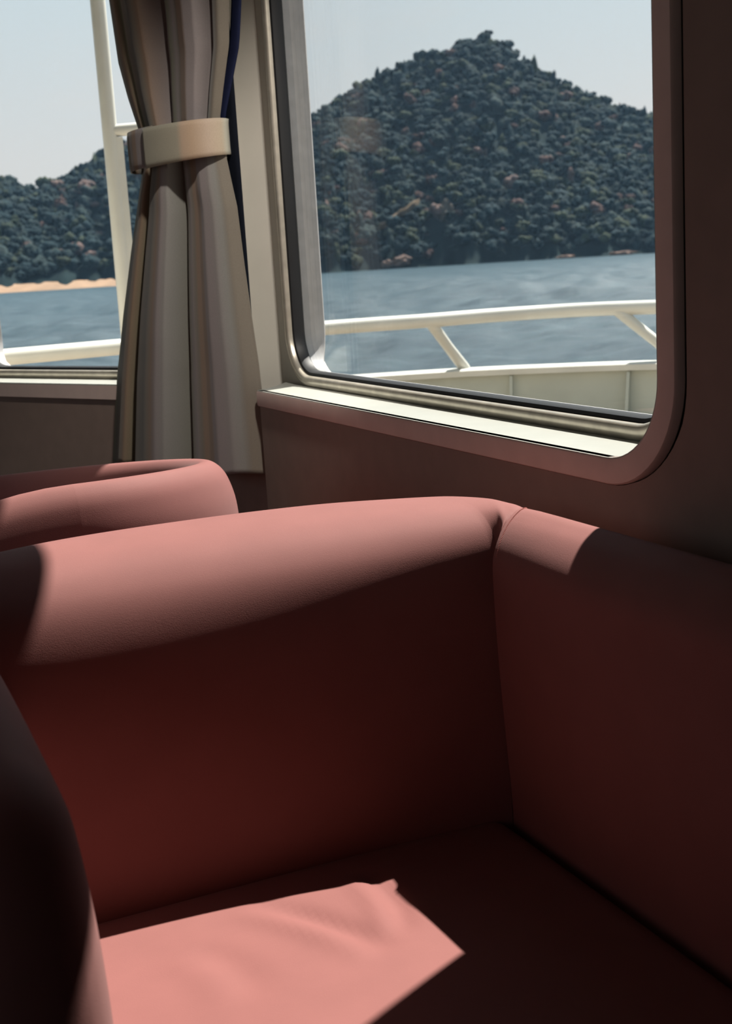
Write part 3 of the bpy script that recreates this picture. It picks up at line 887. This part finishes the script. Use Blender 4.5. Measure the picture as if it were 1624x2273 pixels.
SHORE, RIDGE = 818.0, 1010.0
E_AZ = [-30, -12, 0, 5, 8, 9.13, 10.37, 11.93, 13.66, 16, 19, 21, 22.37, 25.2, 26.8, 28.5, 29.6, 30.3, 31.3, 32.58, 34.45, 36.9, 38.5, 42, 47, 52]
E_EL = [2, 4.5, 6.0, 6.0, 5.2, 4.62, 4.12, 4.62, 5.7, 6.4, 6.1, 6.1, 6.5, 7.95, 8.5, 8.95, 9.3, 9.42, 8.85, 7.75, 6.6, 5.72, 4.9, 3.2, 1.2, -0.3]
def terrain(az, r):
    """height of the island ground at bearing az (degrees from +Y) and range r"""
    az = np.asarray(az, float); r = np.asarray(r, float)
    zr = EYE + RIDGE * np.tan(np.radians(np.interp(az, E_AZ, E_EL))) - 6.0
    sh = SHORE + 5 * np.sin(az * 2.1) + 3 * np.sin(az * 5.3 + 1)
    t = (r - sh) / (RIDGE - sh)
    h = np.where(t < 0, t * 12, np.where(t < 1, (zr - ZSEA) * (0.25 * np.clip(t, 0, 1) ** 0.55 + 0.75 * np.clip(t, 0, 1)), (zr - ZSEA) * (1 - 0.8 * (t - 1))))
    lump = 2.6 * np.sin(az * 3.1 + r * 0.045) + 2.0 * np.sin(az * 6.7 - r * 0.07 + 2) + 1.5 * np.sin(az * 11.3 + r * 0.11)
    return ZSEA + h + lump * np.clip(t * 3, 0, 1) * np.clip((1 - t) * 4, 0, 1)
ta = np.linspace(-30, 52, 330); tr = np.linspace(800, 1180, 96)
A2, R2 = np.meshgrid(ta, tr, indexing='ij')
Zt = terrain(A2, R2)
vv = np.stack([R2 * np.sin(np.radians(A2)), R2 * np.cos(np.radians(A2)), Zt], -1).reshape(-1, 3)
ii = np.arange(A2.size).reshape(A2.shape)
ff = np.stack([ii[:-1, :-1], ii[:-1, 1:], ii[1:, 1:], ii[1:, :-1]], -1).reshape(-1, 4)
me = bpy.data.meshes.new('island_ground'); np_mesh(me, vv, ff[:, ::-1]); me.materials.append(M['soil'])
o = bpy.data.objects.new('island_ground', me); COL.objects.link(o); tag(o, kind='structure')

def polar(az, r, z): return (r * math.sin(math.radians(az)), r * math.cos(math.radians(az)), z)
def strip_mesh(name, rows, mat):
    V = [p for row in rows for p in row]
    return mk(name, V, grid_faces(len(rows), len(rows[0])), mat)
rows = []
for az in np.linspace(-25, 17.5, 160):
    w = 1.0 + 0.18 * math.sin(az * 3.7) + 0.12 * math.sin(az * 9.1)
    tpr = min(1.0, (17.5 - az) / 2.5)
    rows.append([polar(az, 806 + 4 * math.sin(az * 2.1), ZSEA - 0.4), polar(az, 812 + 4 * math.sin(az * 2.1), ZSEA + 1.0 * tpr), polar(az, 824 + 4 * math.sin(az * 2.1), ZSEA + (3.6 + 1.2 * w) * tpr), polar(az, 850, ZSEA + 4.0 * tpr)])
tag(strip_mesh('beach', rows, M['sand']), kind='structure')

def ray_hit(az, el):
    """range where a sight line of bearing az, elevation el meets the island"""
    r = SHORE
    while r < 1150:
        if float(terrain(az, r)) >= EYE + r * math.tan(math.radians(el)): return r
        r += 1.0
    return None

# tracks across the slope
def track(name, pts, half, label):
    rows = []
    for az, el in pts:
        r = ray_hit(az, el) or 900
        rows.append([polar(az, r - 1.5, float(terrain(az, r - 1.5)) + 5.0 - half), polar(az, r - 2.2, float(terrain(az, r)) + 5.0 + half * .3), polar(az, r + 1.0, float(terrain(az, r + 1)) + 5.0 + half)])
    return tag(strip_mesh(name, rows, M['track']), label, 'track')
def lerp_pts(a, b, n): return [(a[0] + (b[0] - a[0]) * k / (n - 1), a[1] + (b[1] - a[1]) * k / (n - 1) + 0.03 * math.sin(k * 1.3)) for k in range(n)]
track('hillside_track', lerp_pts((25.2, 1.15), (27.1, 2.25), 14), 1.4, 'short pale earth track slanting up the lower left of the island hill')

# crowns
def crown_variants():
    out = []
    bm = bmesh.new(); bmesh.ops.create_icosphere(bm, subdivisions=1, radius=1)
    c0 = np.array([v.co[:] for v in bm.verts]); f0 = np.array([[v.index for v in f.verts] for f in bm.faces])
    bm.free()
    for k in range(10):
        cs, fs = [], []
        for b in range(6):                                  # a crown is a bunch of leafy lobes
            o = np.zeros(3) if b == 0 else np.array([0.62 * math.cos(b * 1.26 + k), 0.62 * math.sin(b * 1.26 + k), rng.uniform(-0.35, 0.5)])
            r = 0.78 if b == 0 else rng.uniform(0.38, 0.60)
            cs.append(c0 * r * (1 + rng.uniform(-0.10, 0.10, (len(c0), 1))) + o); fs.append(f0 + b * len(c0))
        co, fa = np.concatenate(cs), np.concatenate(fs)
        if k in (6, 7):            # conifers: narrow, pointed
            h = (co[:, 2] + 1.1) / 2.2
            co[:, :2] *= (0.95 - 0.80 * np.clip(h, 0, 1))[:, None]
            co[:, 2] *= 1.7
        elif k in (8, 9):          # flat spreading pines
            co[:, 2] *= 0.72
        out.append((co, fa))
    return out
CROWNS = crown_variants()
TINTS = {'dark blue-green': (0.009, 0.021, 0.025), 'grey-green': (0.018, 0.030, 0.030), 'olive green': (0.027, 0.036, 0.022), 'russet brown': (0.058, 0.034, 0.029), 'pale pinkish': (0.10, 0.068, 0.060)}
TN = list(TINTS)
def pick_tint(az):
    u = rng.random()
    if u < 0.50: return 0
    if u < 0.78: return 1
    if u < 0.93: return 2
    if u < (0.985 if az > 17 else 0.97): return 3
    return 4

def in_view(az, el):
    return (7.5 < az < 14.2 or 21.8 < az < 38) and -0.3 < el < 9.6
trees = []
for r0 in np.arange(822, 1030, 5.4):
    az = -14.0
    while az < 44:
        a = az + rng.uniform(-0.16, 0.16); r = r0 + rng.uniform(-3, 3)
        sh = SHORE + 5 * math.sin(a * 2.1) + 3 * math.sin(a * 5.3 + 1)
        if a < 17.5: sh = max(sh, 832)
        if r > sh + 2:
            sz = rng.uniform(2.9, 5.4) * (1.0 if rng.random() > 0.10 else 1.3)
            v = int(rng.integers(0, 10))
            if v in (6, 7) and rng.random() < 0.6: v = int(rng.integers(0, 6))
            z = float(terrain(a, r)) + sz * 0.55
            t = pick_tint(a)
            trees.append([a, r, z, sz, v, t])
        az += 0.36 * rng.uniform(0.8, 1.2)

# trees one can pick out in the photograph: bearing, elevation, size, variant, tint, label
SPECIAL = [
    (33.12, 7.3, 4.2, 6, 0, 'single dark pointed conifer standing on the right-hand ridge of the island'),
    (30.55, 6.35, 8.2, 1, 1, 'large rounded tree crown high on the island slope below the summit'),
    (36.5, 5.55, 4.0, 2, 0, 'small round tree at the right end of the island skyline, next to the window casing'),
    (35.05, 5.15, 5.0, 3, 3, 'orange-brown tree near the right end of the island slope below the ridge'),
    (32.65, 5.75, 5.2, 4, 3, 'reddish brown tree below the conifer on the right-hand slope'),
    (26.9, 6.85, 4.5, 5, 3, 'rusty tree crown in the upper left of the island slope'),
    (28.0, 2.05, 7.0, 2, 4, 'pale bare-branched tree low in the middle of the island slope'),
    (12.1, 1.35, 6.4, 3, 4, 'pale pinkish blossoming tree above the beach, left of the curtain'),
    (13.0, 3.2, 5.0, 8, 4, 'small pale pink tree on the left hill next to the white deck post'),
    (25.55, 8.0, 3.6, 7, 1, 'thin tall tree breaking the left-hand skyline of the island'),
]
def mesh_for(v, t, cache={}):
    if (v, t) not in cache:
        co, fa = CROWNS[v]
        me = bpy.data.meshes.new('crown'); np_mesh(me, co, fa, smooth=True)
        at = me.attributes.new('tint', 'FLOAT_COLOR', 'POINT')
        at.data.foreach_set('color', np.tile(np.array([*TINTS[TN[t]], 1.0], dtype=np.float32), len(co)))
        me.materials.append(M['forest'])
        cache[(v, t)] = me
    return cache[(v, t)]
def add_tree(a, r, z, sz, v, t, label, group):
    o = bpy.data.objects.new('conifer' if v in (6, 7) else 'tree', mesh_for(v, t))
    COL.objects.link(o)
    o.location = polar(a, r, z); o.scale = (sz, sz, sz); o.rotation_euler = (0, 0, rng.uniform(0, 6.28))
    return tag(o, label, 'tree', group)
for a, el, sz, v, t, lab in SPECIAL:
    r = ray_hit(a, el) or RIDGE
    r -= 5
    z = EYE + r * math.tan(math.radians(el))
    trees = [q for q in trees if not (abs(q[0] - a) < math.degrees(sz * .8 / r) and -28 < q[1] - r < 4)]
    add_tree(a, r, z, sz, v, t, lab, None)
vis = [q for q in trees if in_view(q[0], math.degrees(math.atan2(q[2] - EYE, q[1])))]
vis.sort(key=lambda q: q[1] / q[3])
chosen = vis[:290]
ids = set(id(q) for q in chosen)
for a, r, z, sz, v, t in chosen:
    left = a < 17
    shape = 'pointed conifer' if v in (6, 7) else ('spreading pine' if v in (8, 9) else 'bushy tree')
    top = float(terrain(a, RIDGE)) - ZSEA
    hgt = (z - sz * .55 - ZSEA) / top
    level = 'just above the waterline' if hgt < 0.18 else ('low' if hgt < 0.42 else ('halfway up' if hgt < 0.70 else 'near the top'))
    if left:
        place = 'left hill above the beach'
        level = 'low' if level == 'just above the waterline' else level
    else:
        place = 'left flank of the island hill' if a < 27 else ('middle of the island hill' if a < 32.5 else 'right flank of the island hill')
    text = '%s on the %s' % (level, place) if level != 'just above the waterline' else 'at the foot of the %s' % place
    add_tree(a, r, z, sz, v, t, '%s %s %s' % (TN[t], shape, text), '%s %ss %s' % (TN[t], shape, text))
rest = [q for q in trees if id(q) not in ids]
VV, FF, CC, n0 = [], [], [], 0
for a, r, z, sz, v, t in rest:
    co, fa = CROWNS[v]
    th = rng.uniform(0, 6.28); c, s = math.cos(th), math.sin(th)
    q = co @ np.array([[c, s, 0], [-s, c, 0], [0, 0, 1]]) * sz
    VV.append(q + np.array(polar(a, r, z))); FF.append(fa + n0); n0 += len(co)
    tint = np.array(TINTS[TN[t]]) * rng.uniform(0.75, 1.25)
    CC.append(np.tile(np.array([*tint, 1.0], dtype=np.float32), (len(co), 1)))
me = bpy.data.meshes.new('forest'); np_mesh(me, np.concatenate(VV), np.concatenate(FF))
at = me.attributes.new('tint', 'FLOAT_COLOR', 'POINT'); at.data.foreach_set('color', np.concatenate(CC).ravel())
me.materials.append(M['forest'])
o = bpy.data.objects.new('forest', me); COL.objects.link(o)
tag(o, 'dense dark green forest covering both island hills across the water', 'forest', kind='stuff')

# shore rocks and a bare outcrop
def rock(az, el, sx, sy, sz, mat, label, seed, group=None):
    bm = bmesh.new(); bmesh.ops.create_icosphere(bm, subdivisions=3, radius=1)
    g = np.random.default_rng(seed); ph = g.uniform(0, 6.28, 6)
    r = 814.0 if el < 0.3 else (ray_hit(az, el) or 900) - 5
    z = EYE + r * math.tan(math.radians(el))
    base = Vector(polar(az, r, z))
    ca, sa = math.cos(math.radians(az)), math.sin(math.radians(az))
    V = []
    for v in bm.verts:
        c = v.co
        k = 1 + 0.22 * math.sin(c.x * 5 + ph[0]) * math.sin(c.z * 6 + ph[1]) + 0.16 * math.sin(c.y * 7 + ph[2] + c.x * 4) + g.uniform(-.06, .06)
        x, y, zz_ = c.x * k * sx, c.y * k * sy, c.z * k * sz
        V.append(base + Vector((x * ca + y * sa, -x * sa + y * ca, zz_)))
    F = [tuple(v.index for v in f.verts) for f in bm.faces]
    bm.free()
    e = mk('rock', V, F, mat, smooth=False)
    return tag(e, label, 'rock', group)
rock(26.15, 0.05, 6.0, 5, 3.2, M['rock'], 'pinkish shore rock below the left slope of the island, larger of two', 1)
rock(25.55, -0.05, 4.0, 4, 2.2, M['rock'], 'smaller pinkish shore rock left of the larger one', 2)
rock(33.4, -0.22, 5.0, 3, 1.2, M['rock'], 'low flat rock at the right-hand waterline of the island', 3)
rock(35.8, -0.20, 8.0, 3, 1.2, M['rock'], 'long low rock at the waterline next to the right window casing', 4)
rock(28.25, 2.0, 5.0, 6, 7.5, M['palerock'], 'tall bare grey rock outcrop low in the middle of the island slope', 5)

# ------------------------------------------------------------------ sea haze between the ship and the islands
hz = bpy.data.materials.new('sea_haze'); hz.use_nodes = True
hn, hl = hz.node_tree.nodes, hz.node_tree.links
hn.clear()
ho = hn.new('ShaderNodeOutputMaterial'); hv = hn.new('ShaderNodeVolumeScatter')
hv.inputs['Color'].default_value = (0.40, 0.68, 1.0, 1); hv.inputs['Density'].default_value = 0.00005; hv.inputs['Anisotropy'].default_value = 0.2
hl.new(hv.outputs[0], ho.inputs['Volume'])
haze = mk('haze', *box(-900, 1300, 60, 1300, ZSEA + 0.3, 320), hz, smooth=False)
tag(haze, 'thin blue haze lying over the water in front of the islands', 'haze', kind='stuff')
